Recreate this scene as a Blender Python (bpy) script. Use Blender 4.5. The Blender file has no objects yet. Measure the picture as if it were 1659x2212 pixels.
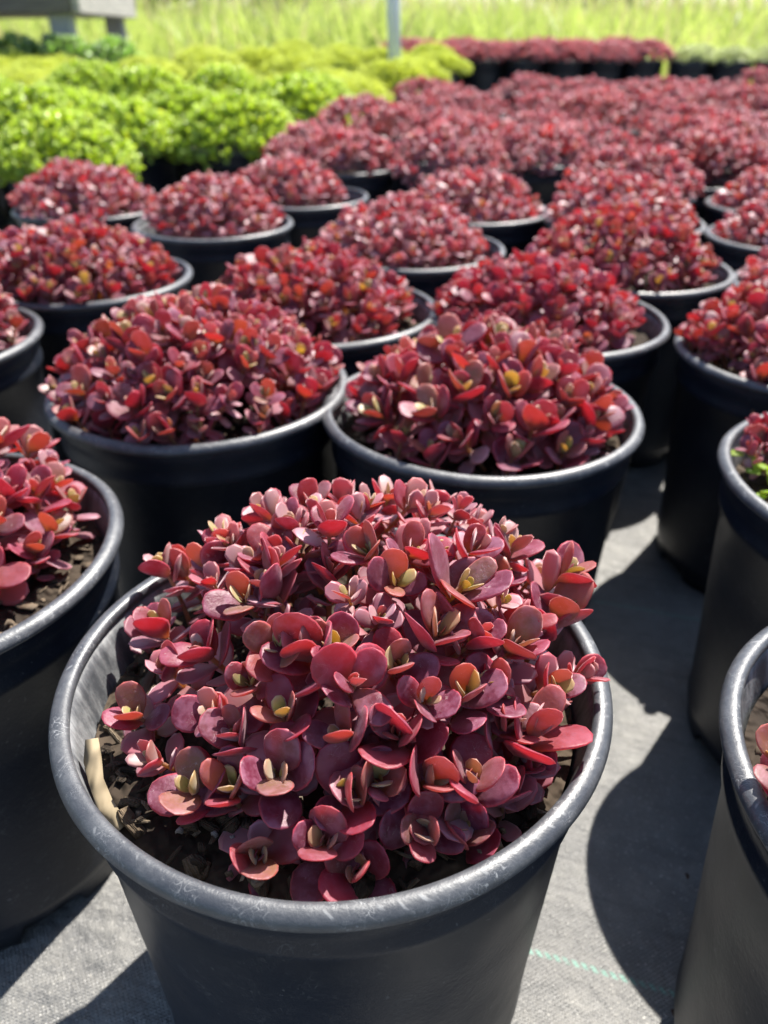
import bpy, math, random
import numpy as np
from mathutils import Vector, Matrix

# ---------------------------------------------------------------- camera, sky, sun, exposure
R = 0.105                      # outer radius of a pot rim in metres; plan positions below are in units of R
HP = 1.9                       # pot height / R
SC = bpy.context.scene
COL = SC.collection
cam = bpy.data.cameras.new("camera")
cam_ob = bpy.data.objects.new("camera", cam)
COL.objects.link(cam_ob)
cam_ob.location = (0, 0, (1.983 + HP) * R)
cam_ob.rotation_euler = (math.radians(90 - 31.0), 0, 0)
cam.sensor_fit = 'VERTICAL'
cam.sensor_height = 36.0
cam.lens = 36.0 * 1707 / 2212
cam.clip_start = 0.01
cam.clip_end = 2000
cam.dof.use_dof = True
cam.dof.focus_distance = 0.262
cam.dof.aperture_fstop = 10.0
SC.camera = cam_ob

SUN_EL = math.radians(55.5)
SUN_AZ = math.atan2(0.55, 0.835)         # from +Y towards +X
world = bpy.data.worlds.new("World")
SC.world = world
world.use_nodes = True
wn = world.node_tree.nodes
wl = world.node_tree.links
wn.clear()
sky = wn.new("ShaderNodeTexSky")
sky.sky_type = 'NISHITA'
sky.sun_disc = False
sky.sun_elevation = SUN_EL
sky.sun_rotation = SUN_AZ
sky.dust_density = 1.0
bg = wn.new("ShaderNodeBackground")
bg.inputs['Strength'].default_value = 0.09
wo = wn.new("ShaderNodeOutputWorld")
wl.new(sky.outputs[0], bg.inputs[0])
wl.new(bg.outputs[0], wo.inputs[0])

sun = bpy.data.lights.new("sun", 'SUN')
sun.energy = 5.0
sun.angle = math.radians(0.53)
sun.color = (1.0, 0.955, 0.88)
sun_ob = bpy.data.objects.new("sun", sun)
COL.objects.link(sun_ob)
sdir = Vector((math.sin(SUN_AZ) * math.cos(SUN_EL), math.cos(SUN_AZ) * math.cos(SUN_EL), math.sin(SUN_EL)))
sun_ob.rotation_euler = sdir.to_track_quat('Z', 'Y').to_euler()
sun_ob.location = sdir * 20

SC.view_settings.view_transform = 'Standard'
SC.view_settings.look = 'None'
SC.view_settings.exposure = 1.22
SC.view_settings.gamma = 1.0
SC.view_settings.use_curve_mapping = False
SC.render.engine = 'CYCLES'
SC.cycles.use_denoising = True
SC.cycles.max_bounces = 6
SC.cycles.diffuse_bounces = 3
SC.cycles.glossy_bounces = 3
SC.cycles.transmission_bounces = 5
SC.cycles.transparent_max_bounces = 4
SC.cycles.sample_clamp_indirect = 4.0
SC.cycles.caustics_reflective = False
SC.cycles.caustics_refractive = False

random.seed(11)
RNG = np.random.default_rng(11)

# ---------------------------------------------------------------- helpers
def tag(o, label=None, cat=None, group=None, kind=None):
    if label: o["label"] = label
    if cat: o["category"] = cat
    if group: o["group"] = group
    if kind: o["kind"] = kind
    return o

def link(name, data, parent=None, mat=None):
    o = bpy.data.objects.new(name, data)
    COL.objects.link(o)
    if parent is not None: o.parent = parent
    return o

def new_mesh(name, V, loops, sizes, mat=None, attr=None, smooth=True, uv=None):
    me = bpy.data.meshes.new(name)
    V = np.asarray(V, dtype=np.float32); loops = np.asarray(loops, dtype=np.int32); sizes = np.asarray(sizes, dtype=np.int32)
    me.vertices.add(len(V)); me.vertices.foreach_set("co", V.ravel())
    me.loops.add(len(loops)); me.loops.foreach_set("vertex_index", loops)
    me.polygons.add(len(sizes))
    st = np.zeros(len(sizes), dtype=np.int32); st[1:] = np.cumsum(sizes)[:-1]
    me.polygons.foreach_set("loop_start", st)
    me.update(calc_edges=True)
    if smooth: me.polygons.foreach_set("use_smooth", np.ones(len(sizes), dtype=bool))
    if attr is not None:
        a = me.attributes.new("lf", 'FLOAT_COLOR', 'POINT')
        a.data.foreach_set("color", np.asarray(attr, dtype=np.float32).ravel())
    if uv is not None:
        a = me.attributes.new("puv", 'FLOAT_VECTOR', 'POINT')
        a.data.foreach_set("vector", np.asarray(uv, dtype=np.float32).ravel())
    me.validate()
    if mat: me.materials.append(mat)
    return me

class Acc:
    """collects template pieces into one mesh"""
    def __init__(s): s.V = []; s.A = []; s.L = []; s.S = []; s.n = 0
    def add(s, tmpl, M, young=None, rnd=None):
        V, A, L, S = tmpl
        W = V @ M[:3, :3].T + M[:3, 3]
        B = A.copy()
        if young is not None: B[:, 2] = young
        if rnd is not None: B[:, 3] = rnd
        s.V.append(W); s.A.append(B); s.L.append(L + s.n); s.S.append(S); s.n += len(V)
    def raw(s, V, L, S, A=None):
        V = np.asarray(V, float)
        s.V.append(V); s.A.append(np.zeros((len(V), 4)) if A is None else A); s.L.append(np.asarray(L) + s.n); s.S.append(np.asarray(S)); s.n += len(V)
    def mesh(s, name, mat, smooth=True):
        return new_mesh(name, np.concatenate(s.V), np.concatenate(s.L), np.concatenate(s.S), mat, np.concatenate(s.A), smooth)

def rx(a):
    c, s = math.cos(a), math.sin(a); return np.array([[1, 0, 0, 0], [0, c, -s, 0], [0, s, c, 0], [0, 0, 0, 1.0]])
def ry(a):
    c, s = math.cos(a), math.sin(a); return np.array([[c, 0, s, 0], [0, 1, 0, 0], [-s, 0, c, 0], [0, 0, 0, 1.0]])
def rz(a):
    c, s = math.cos(a), math.sin(a); return np.array([[c, -s, 0, 0], [s, c, 0, 0], [0, 0, 1, 0], [0, 0, 0, 1.0]])
def tr(x, y, z):
    M = np.eye(4); M[:3, 3] = (x, y, z); return M
def sc(x, y=None, z=None):
    return np.diag([x, x if y is None else y, x if z is None else z, 1.0])
def to_axis(n):
    """rotation taking +Z to n"""
    n = np.asarray(n, float); n = n / np.linalg.norm(n)
    v = np.cross([0, 0, 1], n); c = n[2]
    K = np.array([[0, -v[2], v[1]], [v[2], 0, -v[0]], [-v[1], v[0], 0]])
    M = np.eye(4); M[:3, :3] = np.eye(3) + K + K @ K / (1 + c + 1e-9); return M
def mx(M): return Matrix([list(r) for r in M])

# ---------------------------------------------------------------- materials
class NT:
    def __init__(s, name):
        s.m = bpy.data.materials.new(name); s.m.use_nodes = True
        s.t = s.m.node_tree; s.t.nodes.clear()
        s.out = s.t.nodes.new("ShaderNodeOutputMaterial")
    def n(s, typ, inp=None, **kw):
        nd = s.t.nodes.new(typ)
        for k, v in kw.items(): setattr(nd, k, v)
        for k, v in (inp or {}).items():
            if hasattr(v, "is_output") or isinstance(v, bpy.types.NodeSocket): s.t.links.new(v, nd.inputs[k])
            else: nd.inputs[k].default_value = v
        return nd
    def math(s, op, a, b=0.0, c=None, clamp=False):
        nd = s.t.nodes.new("ShaderNodeMath"); nd.operation = op; nd.use_clamp = clamp
        for i, v in enumerate((a, b) if c is None else (a, b, c)):
            if isinstance(v, bpy.types.NodeSocket): s.t.links.new(v, nd.inputs[i])
            else: nd.inputs[i].default_value = v
        return nd.outputs[0]
    def mix(s, f, a, b, blend='MIX'):
        nd = s.t.nodes.new("ShaderNodeMix"); nd.data_type = 'RGBA'; nd.blend_type = blend
        for i, v in ((0, f), (6, a), (7, b)):
            if isinstance(v, bpy.types.NodeSocket): s.t.links.new(v, nd.inputs[i])
            else: nd.inputs[i].default_value = (*v, 1) if isinstance(v, tuple) and len(v) == 3 else v
        return nd.outputs[2]
    def ramp(s, f, lo, hi, smooth=True):
        nd = s.t.nodes.new("ShaderNodeMapRange"); nd.clamp = True
        nd.interpolation_type = 'SMOOTHSTEP' if smooth else 'LINEAR'
        s.t.links.new(f, nd.inputs[0]); nd.inputs[1].default_value = lo; nd.inputs[2].default_value = hi
        return nd.outputs[0]
    def noise(s, vec, scale, detail=2.0, rough=0.5, dist=0.0):
        nd = s.n("ShaderNodeTexNoise", {"Scale": scale, "Detail": detail, "Roughness": rough, "Distortion": dist})
        if vec is not None: s.t.links.new(vec, nd.inputs["Vector"])
        return nd.outputs["Fac"]
    def surf(s, sh): s.t.links.new(sh, s.out.inputs["Surface"]); return s.m

def hairlines(T, vec, scale, width, dist=1.5):
    """thin wispy lines where a noise crosses its middle value"""
    f = T.noise(vec, scale, 1.0, 0.5, dist)
    d = T.math('ABSOLUTE', T.math('SUBTRACT', f, 0.5))
    return T.math('SUBTRACT', 1.0, T.ramp(d, width * 0.3, width), clamp=True)

def leaf_material(name, mature, bloom, edge, young, youngedge, basecol, trans, trans_young, gloss=0.42, wisps=True, tfac=(0.42, 0.62), coarse=1.0, spec=0.5, sheen=0.2):
    T = NT(name)
    at = T.n("ShaderNodeAttribute", attribute_name="lf")
    sep = T.n("ShaderNodeSeparateColor", {0: at.outputs["Color"]})
    e, t, yv = sep.outputs[0], sep.outputs[1], sep.outputs[2]
    rnd_v = at.outputs["Alpha"]
    oi = T.n("ShaderNodeObjectInfo")
    oc = T.n("ShaderNodeSeparateColor", {0: oi.outputs["Color"]})
    young_f = T.math('ADD', yv, oc.outputs[0], clamp=True)
    rnd = T.math('FRACT', T.math('ADD', rnd_v, oc.outputs[1]))
    tc = T.n("ShaderNodeTexCoord")
    vec = T.n("ShaderNodeVectorMath", {0: tc.outputs["Object"], 1: T.n("ShaderNodeCombineXYZ", {0: T.math('MULTIPLY', rnd, 17.0), 1: oc.outputs[1]}).outputs[0]}, operation='ADD').outputs[0]
    n1 = T.noise(vec, 2.6 * coarse, 3.0, 0.6)
    n2 = T.noise(vec, 11.0 * coarse, 4.0, 0.68)
    col = T.mix(T.ramp(n1, 0.40, 0.66), mature, bloom)
    col = T.mix(T.math('MULTIPLY', T.ramp(rnd, 0.35, 1.0, False), 0.45), col, edge)
    col = T.mix(T.math('MULTIPLY', T.math('SUBTRACT', 1.0, T.ramp(t, 0.05, 0.5)), 0.5), col, basecol)
    col = T.mix(T.math('MULTIPLY', oc.outputs[2], 0.55), col, bloom)
    yc = T.mix(T.ramp(t, 0.45, 1.0), young, youngedge)
    col = T.mix(young_f, col, yc)
    ecol = T.mix(young_f, edge, youngedge)
    col = T.mix(T.math('MULTIPLY', T.ramp(e, 0.62, 0.97), 0.85), col, ecol)
    col = T.mix(T.math('MULTIPLY', T.ramp(n2, 0.42, 0.72), 0.38), col, bloom)
    if wisps:
        w = hairlines(T, vec, 3.6 * coarse, 0.007, 1.9)
        w2 = T.ramp(T.noise(vec, 2.1 * coarse, 0.0), 0.53, 0.62)
        col = T.mix(T.math('MULTIPLY', T.math('MULTIPLY', w, w2), 0.75), col, (0.55, 0.42, 0.42))
    rough = T.math('ADD', gloss, T.math('MULTIPLY', T.math('SUBTRACT', n2, 0.5), 0.35))
    bump_out = T.n("ShaderNodeBump", {"Strength": 0.10, "Distance": 0.02, "Height": n2}).outputs[0] if wisps else T.n("ShaderNodeNewGeometry").outputs["Normal"]
    pr = T.n("ShaderNodeBsdfPrincipled", {"Base Color": col, "Roughness": rough, "Specular IOR Level": spec, "Normal": bump_out, "Sheen Weight": sheen, "Sheen Roughness": 0.45, "Sheen Tint": (1.0, 0.78, 0.82, 1)})
    tcol = T.mix(young_f, trans, trans_young)
    tcol = T.mix(T.math('MULTIPLY', T.math('SUBTRACT', 1.0, T.ramp(t, 0.05, 0.55)), 0.5), tcol, trans_young)
    tl = T.n("ShaderNodeBsdfTranslucent", {"Color": tcol})
    fac = T.n("ShaderNodeMapRange", {0: rnd, 3: tfac[0], 4: tfac[1]}).outputs[0]
    ms = T.n("ShaderNodeMixShader", {0: fac, 1: pr.outputs[0], 2: tl.outputs[0]})
    return T.surf(ms.outputs[0])

M_RED = leaf_material("stonecrop_leaf_burgundy", (0.130, 0.016, 0.044), (0.285, 0.105, 0.170), (0.52, 0.046, 0.082),
                      (0.36, 0.41, 0.09), (0.44, 0.30, 0.13), (0.24, 0.075, 0.05),
                      (0.88, 0.15, 0.17), (0.95, 0.72, 0.16), gloss=0.46, tfac=(0.27, 0.46), spec=0.55, sheen=0.18)
M_RED_FAR = leaf_material("stonecrop_leaf_burgundy_far", (0.20, 0.045, 0.080), (0.47, 0.25, 0.31), (0.54, 0.07, 0.11),  # paler copy of the near leaf: veiling brightness put into its bloom colour
                      (0.36, 0.41, 0.09), (0.44, 0.30, 0.13), (0.24, 0.075, 0.05),
                      (0.92, 0.14, 0.13), (0.93, 0.70, 0.16), gloss=0.50, wisps=False, tfac=(0.24, 0.46), spec=1.0, sheen=0.7)
M_PURPLE = leaf_material("stonecrop_leaf_dusky_purple", (0.38, 0.18, 0.22), (0.58, 0.40, 0.44), (0.46, 0.20, 0.24),
                         (0.24, 0.17, 0.09), (0.3, 0.12, 0.1), (0.2, 0.08, 0.05), (0.80, 0.28, 0.28), (0.8, 0.5, 0.2), wisps=False)
M_GREEN = leaf_material("stonecrop_leaf_bright_green", (0.29, 0.44, 0.05), (0.44, 0.56, 0.18), (0.45, 0.56, 0.07),
                        (0.46, 0.54, 0.045), (0.50, 0.55, 0.06), (0.14, 0.26, 0.035),
                        (0.78, 0.93, 0.16), (0.93, 0.96, 0.15), wisps=False, gloss=0.30)
M_LIME = leaf_material("feathery_leaf_lime", (0.44, 0.56, 0.07), (0.54, 0.62, 0.16), (0.54, 0.62, 0.09),
                       (0.62, 0.66, 0.09), (0.64, 0.66, 0.09), (0.38, 0.48, 0.06),
                       (0.86, 0.92, 0.20), (0.94, 0.92, 0.18), wisps=False)
M_DARKGREEN = leaf_material("glossy_leaf_deep_green", (0.20, 0.30, 0.10), (0.48, 0.52, 0.38), (0.3, 0.38, 0.18),
                            (0.2, 0.3, 0.05), (0.2, 0.3, 0.05), (0.05, 0.12, 0.03), (0.6, 0.85, 0.2), (0.8, 0.9, 0.2), gloss=0.22, wisps=False)
M_PALE = leaf_material("leaf_pale_variegated", (0.36, 0.42, 0.22), (0.55, 0.58, 0.42), (0.5, 0.52, 0.36),
                       (0.45, 0.5, 0.2), (0.5, 0.5, 0.3), (0.2, 0.3, 0.1), (0.85, 0.92, 0.5), (0.9, 0.92, 0.4), wisps=False)
M_SPROUT = leaf_material("weed_leaf_fresh_green", (0.18, 0.34, 0.03), (0.26, 0.40, 0.08), (0.3, 0.42, 0.05),
                         (0.36, 0.46, 0.04), (0.4, 0.46, 0.05), (0.2, 0.3, 0.04), (0.8, 0.95, 0.2), (0.9, 0.95, 0.2), wisps=False)

def stem_material():
    T = NT("stonecrop_stem")
    tc = T.n("ShaderNodeTexCoord")
    c = T.mix(T.noise(tc.outputs["Object"], 3.0), (0.16, 0.03, 0.03), (0.24, 0.11, 0.05))
    return T.surf(T.n("ShaderNodeBsdfPrincipled", {"Base Color": c, "Roughness": 0.55}).outputs[0])
M_STEM = stem_material()

def plastic_material(name, scuff, rim):
    T = NT(name)
    tc = T.n("ShaderNodeTexCoord")
    ob = tc.outputs["Object"]
    oi = T.n("ShaderNodeObjectInfo")
    vec = T.n("ShaderNodeVectorMath", {0: ob, 1: T.n("ShaderNodeCombineXYZ", {0: T.math('MULTIPLY', oi.outputs["Random"], 9.0)}).outputs[0]}, operation='ADD').outputs[0]
    dust = T.ramp(T.noise(vec, 14.0, 3.0, 0.55), 0.42, 0.8)
    fine = T.noise(vec, 380.0, 4.0, 0.7)
    col = T.mix(T.math('MULTIPLY', dust, 0.55), (0.009, 0.012, 0.020), (0.026, 0.028, 0.034))
    rough = T.math('ADD', 0.38 if rim else 0.40, T.math('MULTIPLY', dust, 0.2))
    # chalky scuffs and scratches
    w1 = hairlines(T, vec, 120.0, 0.016, 2.2)
    w2 = hairlines(T, vec, 230.0, 0.012, 2.6)
    patch = T.ramp(T.noise(vec, 80.0, 4.0), 0.40, 0.66)
    w = T.math('MULTIPLY', T.math('MAXIMUM', w1, w2), patch)
    specks = T.ramp(T.noise(vec, 420.0, 0.0), 0.80, 0.86)
    amt = T.math('MAXIMUM', T.math('MULTIPLY', w, scuff), T.math('MULTIPLY', specks, 0.12))
    if rim:
        at = T.n("ShaderNodeAttribute", attribute_name="puv")
        s2 = T.n("ShaderNodeSeparateXYZ", {0: at.outputs["Vector"]})
        u, v = s2.outputs[0], s2.outputs[1]
        # slanted nicks left by stacking, all the way round the top of the lip
        cu = T.math('ADD', T.math('MULTIPLY', u, 96.0), T.math('ADD', T.math('MULTIPLY', v, 2.4), T.math('MULTIPLY', T.noise(vec, 60.0, 2.0), 1.3)))
        wn_ = T.n("ShaderNodeTexWhiteNoise", {"W": T.math('FLOOR', cu)}, noise_dimensions='1D').outputs["Value"]
        ph = T.math('FRACT', cu)
        nick = T.math('SUBTRACT', 1.0, T.ramp(T.math('ABSOLUTE', T.math('SUBTRACT', ph, 0.5)), 0.04, 0.16))
        vs = T.math('ADD', v, T.math('MULTIPLY', T.math('SUBTRACT', wn_, 0.5), 0.16))
        band = T.math('MULTIPLY', T.ramp(vs, 0.46, 0.54), T.math('SUBTRACT', 1.0, T.ramp(vs, 0.58, 0.68)))
        nick = T.math('MULTIPLY', T.math('MULTIPLY', nick, band), T.math('MULTIPLY', T.ramp(wn_, 0.35, 0.75), T.ramp(T.noise(vec, 200.0, 2.0), 0.36, 0.6)))
        amt = T.math('MAXIMUM', amt, T.math('MULTIPLY', nick, 0.8 * scuff))
        haze = T.math('ADD', 0.075, T.math('MULTIPLY', T.ramp(T.noise(vec, 70.0, 6.0, 0.75), 0.40, 0.75), 0.22 * scuff))
        amt = T.math('MAXIMUM', amt, haze)
    if not rim:
        at = T.n("ShaderNodeAttribute", attribute_name="puv")
        vv = T.n("ShaderNodeSeparateXYZ", {0: at.outputs["Vector"]}).outputs[1]
        inner = T.math('MULTIPLY', T.ramp(vv, 0.62, 0.66), T.math('SUBTRACT', 1.0, T.ramp(vv, 0.92, 0.95)))
        st = T.noise(T.n("ShaderNodeMapping", {"Vector": vec, "Scale": (1.0, 1.0, 0.25)}).outputs[0], 90.0, 5.0, 0.7)
        amt = T.math('MAXIMUM', amt, T.math('MULTIPLY', inner, T.math('ADD', 0.12, T.math('MULTIPLY', T.ramp(st, 0.35, 0.7), 0.42))))
    col = T.mix(amt, col, (0.47, 0.475, 0.475))
    rough = T.math('ADD', rough, T.math('MULTIPLY', amt, 0.30))
    bump = T.n("ShaderNodeBump", {"Strength": 0.12, "Distance": 0.004, "Height": T.math('ADD', fine, T.math('MULTIPLY', amt, 0.6))})
    pr = T.n("ShaderNodeBsdfPrincipled", {"Base Color": col, "Roughness": rough, "Specular IOR Level": 0.75 if rim else 0.32, "Normal": bump.outputs[0]})
    return T.surf(pr.outputs[0])
M_POT = plastic_material("black_pot_plastic", 0.07, False)
M_RIM = plastic_material("black_rim_plastic_scuffed", 0.48, True)

def soil_material():
    T = NT("dark_potting_soil")
    tc = T.n("ShaderNodeTexCoord"); ob = tc.outputs["Object"]
    a = T.noise(ob, 9.0, 5.0, 0.7); b = T.noise(ob, 40.0, 3.0, 0.7)
    c = T.mix(T.ramp(a, 0.3, 0.7), (0.018, 0.013, 0.010), (0.075, 0.055, 0.038))
    c = T.mix(T.math('MULTIPLY', T.ramp(b, 0.58, 0.72), 0.5), c, (0.16, 0.12, 0.08))
    bump = T.n("ShaderNodeBump", {"Strength": 0.9, "Distance": 0.03, "Height": T.math('ADD', a, T.math('MULTIPLY', b, 0.6))})
    return T.surf(T.n("ShaderNodeBsdfPrincipled", {"Base Color": c, "Roughness": 0.9, "Normal": bump.outputs[0], "Specular IOR Level": 0.2}).outputs[0])
M_SOIL = soil_material()

def chip_material():
    T = NT("bark_and_wood_chip")
    tc = T.n("ShaderNodeTexCoord"); oi = T.n("ShaderNodeObjectInfo")
    mp = T.n("ShaderNodeMapping", {"Vector": tc.outputs["Object"], "Scale": (9.0, 1.6, 9.0)})
    g = T.noise(mp.outputs[0], 2.2, 4.0, 0.65)
    c = T.mix(T.ramp(g, 0.3, 0.75), T.mix(0.62, oi.outputs["Color"], (0, 0, 0)), oi.outputs["Color"])
    bump = T.n("ShaderNodeBump", {"Strength": 0.6, "Distance": 0.05, "Height": g})
    return T.surf(T.n("ShaderNodeBsdfPrincipled", {"Base Color": c, "Roughness": 0.8, "Normal": bump.outputs[0], "Specular IOR Level": 0.25}).outputs[0])
M_CHIP = chip_material()

STRIPE_ANG = math.radians(-18.0)
STRIPE_PTS = [(0.741 * R, 2.252 * R), (1.75 * R, 5.06 * R)]
def fabric_material():
    T = NT("woven_black_ground_cover")
    tc = T.n("ShaderNodeTexCoord"); ob = tc.outputs["Object"]
    rot = T.n("ShaderNodeMapping", {"Vector": ob, "Rotation": (0, 0, -STRIPE_ANG)}).outputs[0]
    xyz = T.n("ShaderNodeSeparateXYZ", {0: rot}); x, y = xyz.outputs[0], xyz.outputs[1]
    per = 0.0013
    fx = T.math('MULTIPLY', x, 1 / per); fy = T.math('MULTIPLY', y, 1 / per)
    cx = T.math('SINE', T.math('MULTIPLY', fx, math.pi)); cy = T.math('SINE', T.math('MULTIPLY', fy, math.pi))
    par = T.math('MODULO', T.math('ABSOLUTE', T.math('ADD', T.math('FLOOR', fx), T.math('FLOOR', fy))), 2.0)
    hx = T.math('ABSOLUTE', cx); hy = T.math('ABSOLUTE', cy)
    weave = T.math('ADD', T.math('MULTIPLY', hx, par), T.math('MULTIPLY', hy, T.math('SUBTRACT', 1.0, par)))
    big = T.noise(ob, 6.0, 5.0, 0.65); mid = T.noise(ob, 45.0, 4.0, 0.7); fine = T.noise(ob, 420.0, 2.0, 0.6)
    streak = T.noise(T.n("ShaderNodeMapping", {"Vector": rot, "Scale": (6.0, 160.0, 1.0)}).outputs[0], 1.0, 2.0)
    col = T.mix(T.ramp(big, 0.3, 0.75), (0.14, 0.14, 0.138), (0.26, 0.254, 0.238))
    col = T.mix(T.math('MULTIPLY', T.ramp(mid, 0.4, 0.75), 0.5), col, (0.34, 0.33, 0.30))
    col = T.mix(T.math('MULTIPLY', T.math('SUBTRACT', 1.0, weave), 0.45), col, (0.03, 0.03, 0.032))
    col = T.mix(T.math('MULTIPLY', T.ramp(streak, 0.5, 0.8), 0.35), col, (0.05, 0.05, 0.052))
    col = T.mix(T.math('MULTIPLY', T.ramp(T.noise(ob, 700.0, 1.0), 0.66, 0.74), 0.6), col, (0.55, 0.53, 0.48))
    col = T.mix(T.math('MULTIPLY', T.ramp(T.noise(ob, 19.0, 6.0, 0.7), 0.55, 0.72), 0.45), col, (0.09, 0.085, 0.078))
    # green marker threads
    dashes = None
    for (px, py) in STRIPE_PTS:
        c, s = math.cos(-STRIPE_ANG), math.sin(-STRIPE_ANG)
        v0 = s * px + c * py
        d = T.math('ABSOLUTE', T.math('SUBTRACT', T.math('SUBTRACT', y, v0), T.math('MULTIPLY', T.math('SUBTRACT', T.noise(ob, 12.0, 1.0), 0.5), 0.004)))
        inl = T.math('SUBTRACT', 1.0, T.ramp(d, 0.0010, 0.0021))
        k = T.math('MULTIPLY', inl, T.math('MULTIPLY', T.ramp(T.math('FRACT', T.math('MULTIPLY', T.math('ADD', x, T.math('MULTIPLY', y, 0.8)), 210.0)), 0.35, 0.5), T.ramp(mid, 0.36, 0.5)))
        dashes = k if dashes is None else T.math('MAXIMUM', dashes, k)
    col = T.mix(T.math('MULTIPLY', dashes, 0.5), col, (0.16, 0.42, 0.33))
    h = T.math('ADD', T.math('MULTIPLY', weave, 0.8), T.math('ADD', T.math('MULTIPLY', fine, 0.7), T.math('MULTIPLY', big, 0.0)))
    bump = T.n("ShaderNodeBump", {"Strength": 0.55, "Distance": 0.0011, "Height": h})
    bump2 = T.n("ShaderNodeBump", {"Strength": 0.6, "Distance": 0.028, "Height": T.math('ADD', big, T.math('MULTIPLY', mid, 0.25)), "Normal": bump.outputs[0]})
    rough = T.math('ADD', 0.36, T.math('MULTIPLY', mid, 0.25))
    return T.surf(T.n("ShaderNodeBsdfPrincipled", {"Base Color": col, "Roughness": rough, "Specular IOR Level": 0.75, "Normal": bump2.outputs[0]}).outputs[0])
M_FABRIC = fabric_material()

def simple(name, c1, c2, scale=5.0, rough=0.8, stretch=(1, 1, 1), bump=0.3, trans=None, spec=0.3):
    T = NT(name)
    tc = T.n("ShaderNodeTexCoord")
    mp = T.n("ShaderNodeMapping", {"Vector": tc.outputs["Object"], "Scale": stretch}).outputs[0]
    g = T.noise(mp, scale, 5.0, 0.65)
    oi = T.n("ShaderNodeObjectInfo")
    c = T.mix(T.ramp(g, 0.3, 0.7), c1, c2)
    b = T.n("ShaderNodeBump", {"Strength": bump, "Distance": 0.02, "Height": g})
    pr = T.n("ShaderNodeBsdfPrincipled", {"Base Color": c, "Roughness": rough, "Normal": b.outputs[0], "Specular IOR Level": spec})
    if trans is None: return T.surf(pr.outputs[0])
    tl = T.n("ShaderNodeBsdfTranslucent", {"Color": (*trans, 1)})
    return T.surf(T.n("ShaderNodeMixShader", {0: 0.45, 1: pr.outputs[0], 2: tl.outputs[0]}).outputs[0])
M_MEADOW = simple("meadow_soil_and_thatch", (0.06, 0.075, 0.02), (0.12, 0.15, 0.035), 3.0)
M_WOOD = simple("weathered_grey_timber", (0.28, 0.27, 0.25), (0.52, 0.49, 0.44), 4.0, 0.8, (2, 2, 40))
M_WOOD_SHADE = simple("weathered_timber_shade_tone", (0.09, 0.085, 0.08), (0.20, 0.18, 0.155), 4.0, 0.8, (2, 2, 40))  # same timber as the side boards, with the front's shade put into the colour
M_WOODP = simple("weathered_grey_post", (0.26, 0.28, 0.30), (0.40, 0.41, 0.42), 4.0, 0.8, (30, 30, 2))
M_POLE = simple("galvanised_pole", (0.58, 0.64, 0.70), (0.70, 0.75, 0.80), 8.0, 0.4, (1, 1, 1), 0.1, spec=0.6)
M_BARK = simple("tree_bark", (0.05, 0.04, 0.03), (0.12, 0.1, 0.07), 6.0, 0.9, (4, 4, 1), 0.8)
M_TREELEAF = simple("tree_foliage", (0.045, 0.085, 0.02), (0.10, 0.15, 0.03), 1.5, 0.5, trans=(0.22, 0.36, 0.06))

def grass_material(name, c1, c2, c3, tcol):
    T = NT(name)
    at = T.n("ShaderNodeAttribute", attribute_name="lf")
    sep = T.n("ShaderNodeSeparateColor", {0: at.outputs["Color"]})
    c = T.mix(sep.outputs[2], c1, c2)
    c = T.mix(T.math('MULTIPLY', at.outputs["Alpha"], 1.0), c, c3)
    pr = T.n("ShaderNodeBsdfPrincipled", {"Base Color": c, "Roughness": 0.45})
    tl = T.n("ShaderNodeBsdfTranslucent", {"Color": T.mix(at.outputs["Alpha"], tcol, (0.5, 0.40, 0.22))})
    return T.surf(T.n("ShaderNodeMixShader", {0: 0.5, 1: pr.outputs[0], 2: tl.outputs[0]}).outputs[0])
M_GRASS = grass_material("meadow_grass_blades", (0.13, 0.20, 0.04), (0.40, 0.48, 0.09), (0.46, 0.41, 0.28), (0.58, 0.70, 0.15))

# ---------------------------------------------------------------- ground
def gz(y):
    """height of the ground, metres: flat under the near pots, rising gently towards the meadow"""
    u = y / R
    return R * 0.042 * (min(max(u - 20, 0), 42) + 0.02 * max(0, u - 62))

def sheet(name, xs, ys, zf, mat):
    nx, ny = len(xs), len(ys)
    X, Y = np.meshgrid(xs, ys)
    Z = np.vectorize(zf)(X, Y)
    V = np.stack([X, Y, Z], -1).reshape(-1, 3)
    i = np.arange(ny - 1)[:, None] * nx + np.arange(nx - 1)[None, :]
    L = np.stack([i, i + 1, i + nx + 1, i + nx], -1).reshape(-1)
    return link(name, new_mesh(name, V, L, np.full((nx - 1) * (ny - 1), 4), mat))

ys = np.concatenate([np.linspace(-3, 8, 60), np.array([10, 14, 20, 30, 50, 90, 160, 300, 600])])
xs = np.concatenate([-np.array([600, 200, 80, 30, 15.0]), np.linspace(-8, 8, 30), np.array([15, 30, 80, 200, 600.0])])
g = sheet("ground", xs, ys, lambda x, y: gz(y) - 0.012, M_MEADOW)
tag(g, "grassy meadow ground reaching to the horizon", kind="structure")
def fz(x, y):
    return gz(y) + 0.0016 * math.sin(x * 9 + 1.3 * math.sin(y * 7)) * math.cos(y * 11 + x * 4) - 0.0016
fx = np.linspace(-5.4, 5.4, 240); fy = np.linspace(-1.2, 5.35, 150)
f = sheet("landscape_fabric", fx, fy, fz, M_FABRIC)
tag(f, "grey black woven ground cover fabric with green marker threads under the pots", kind="structure")

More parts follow.
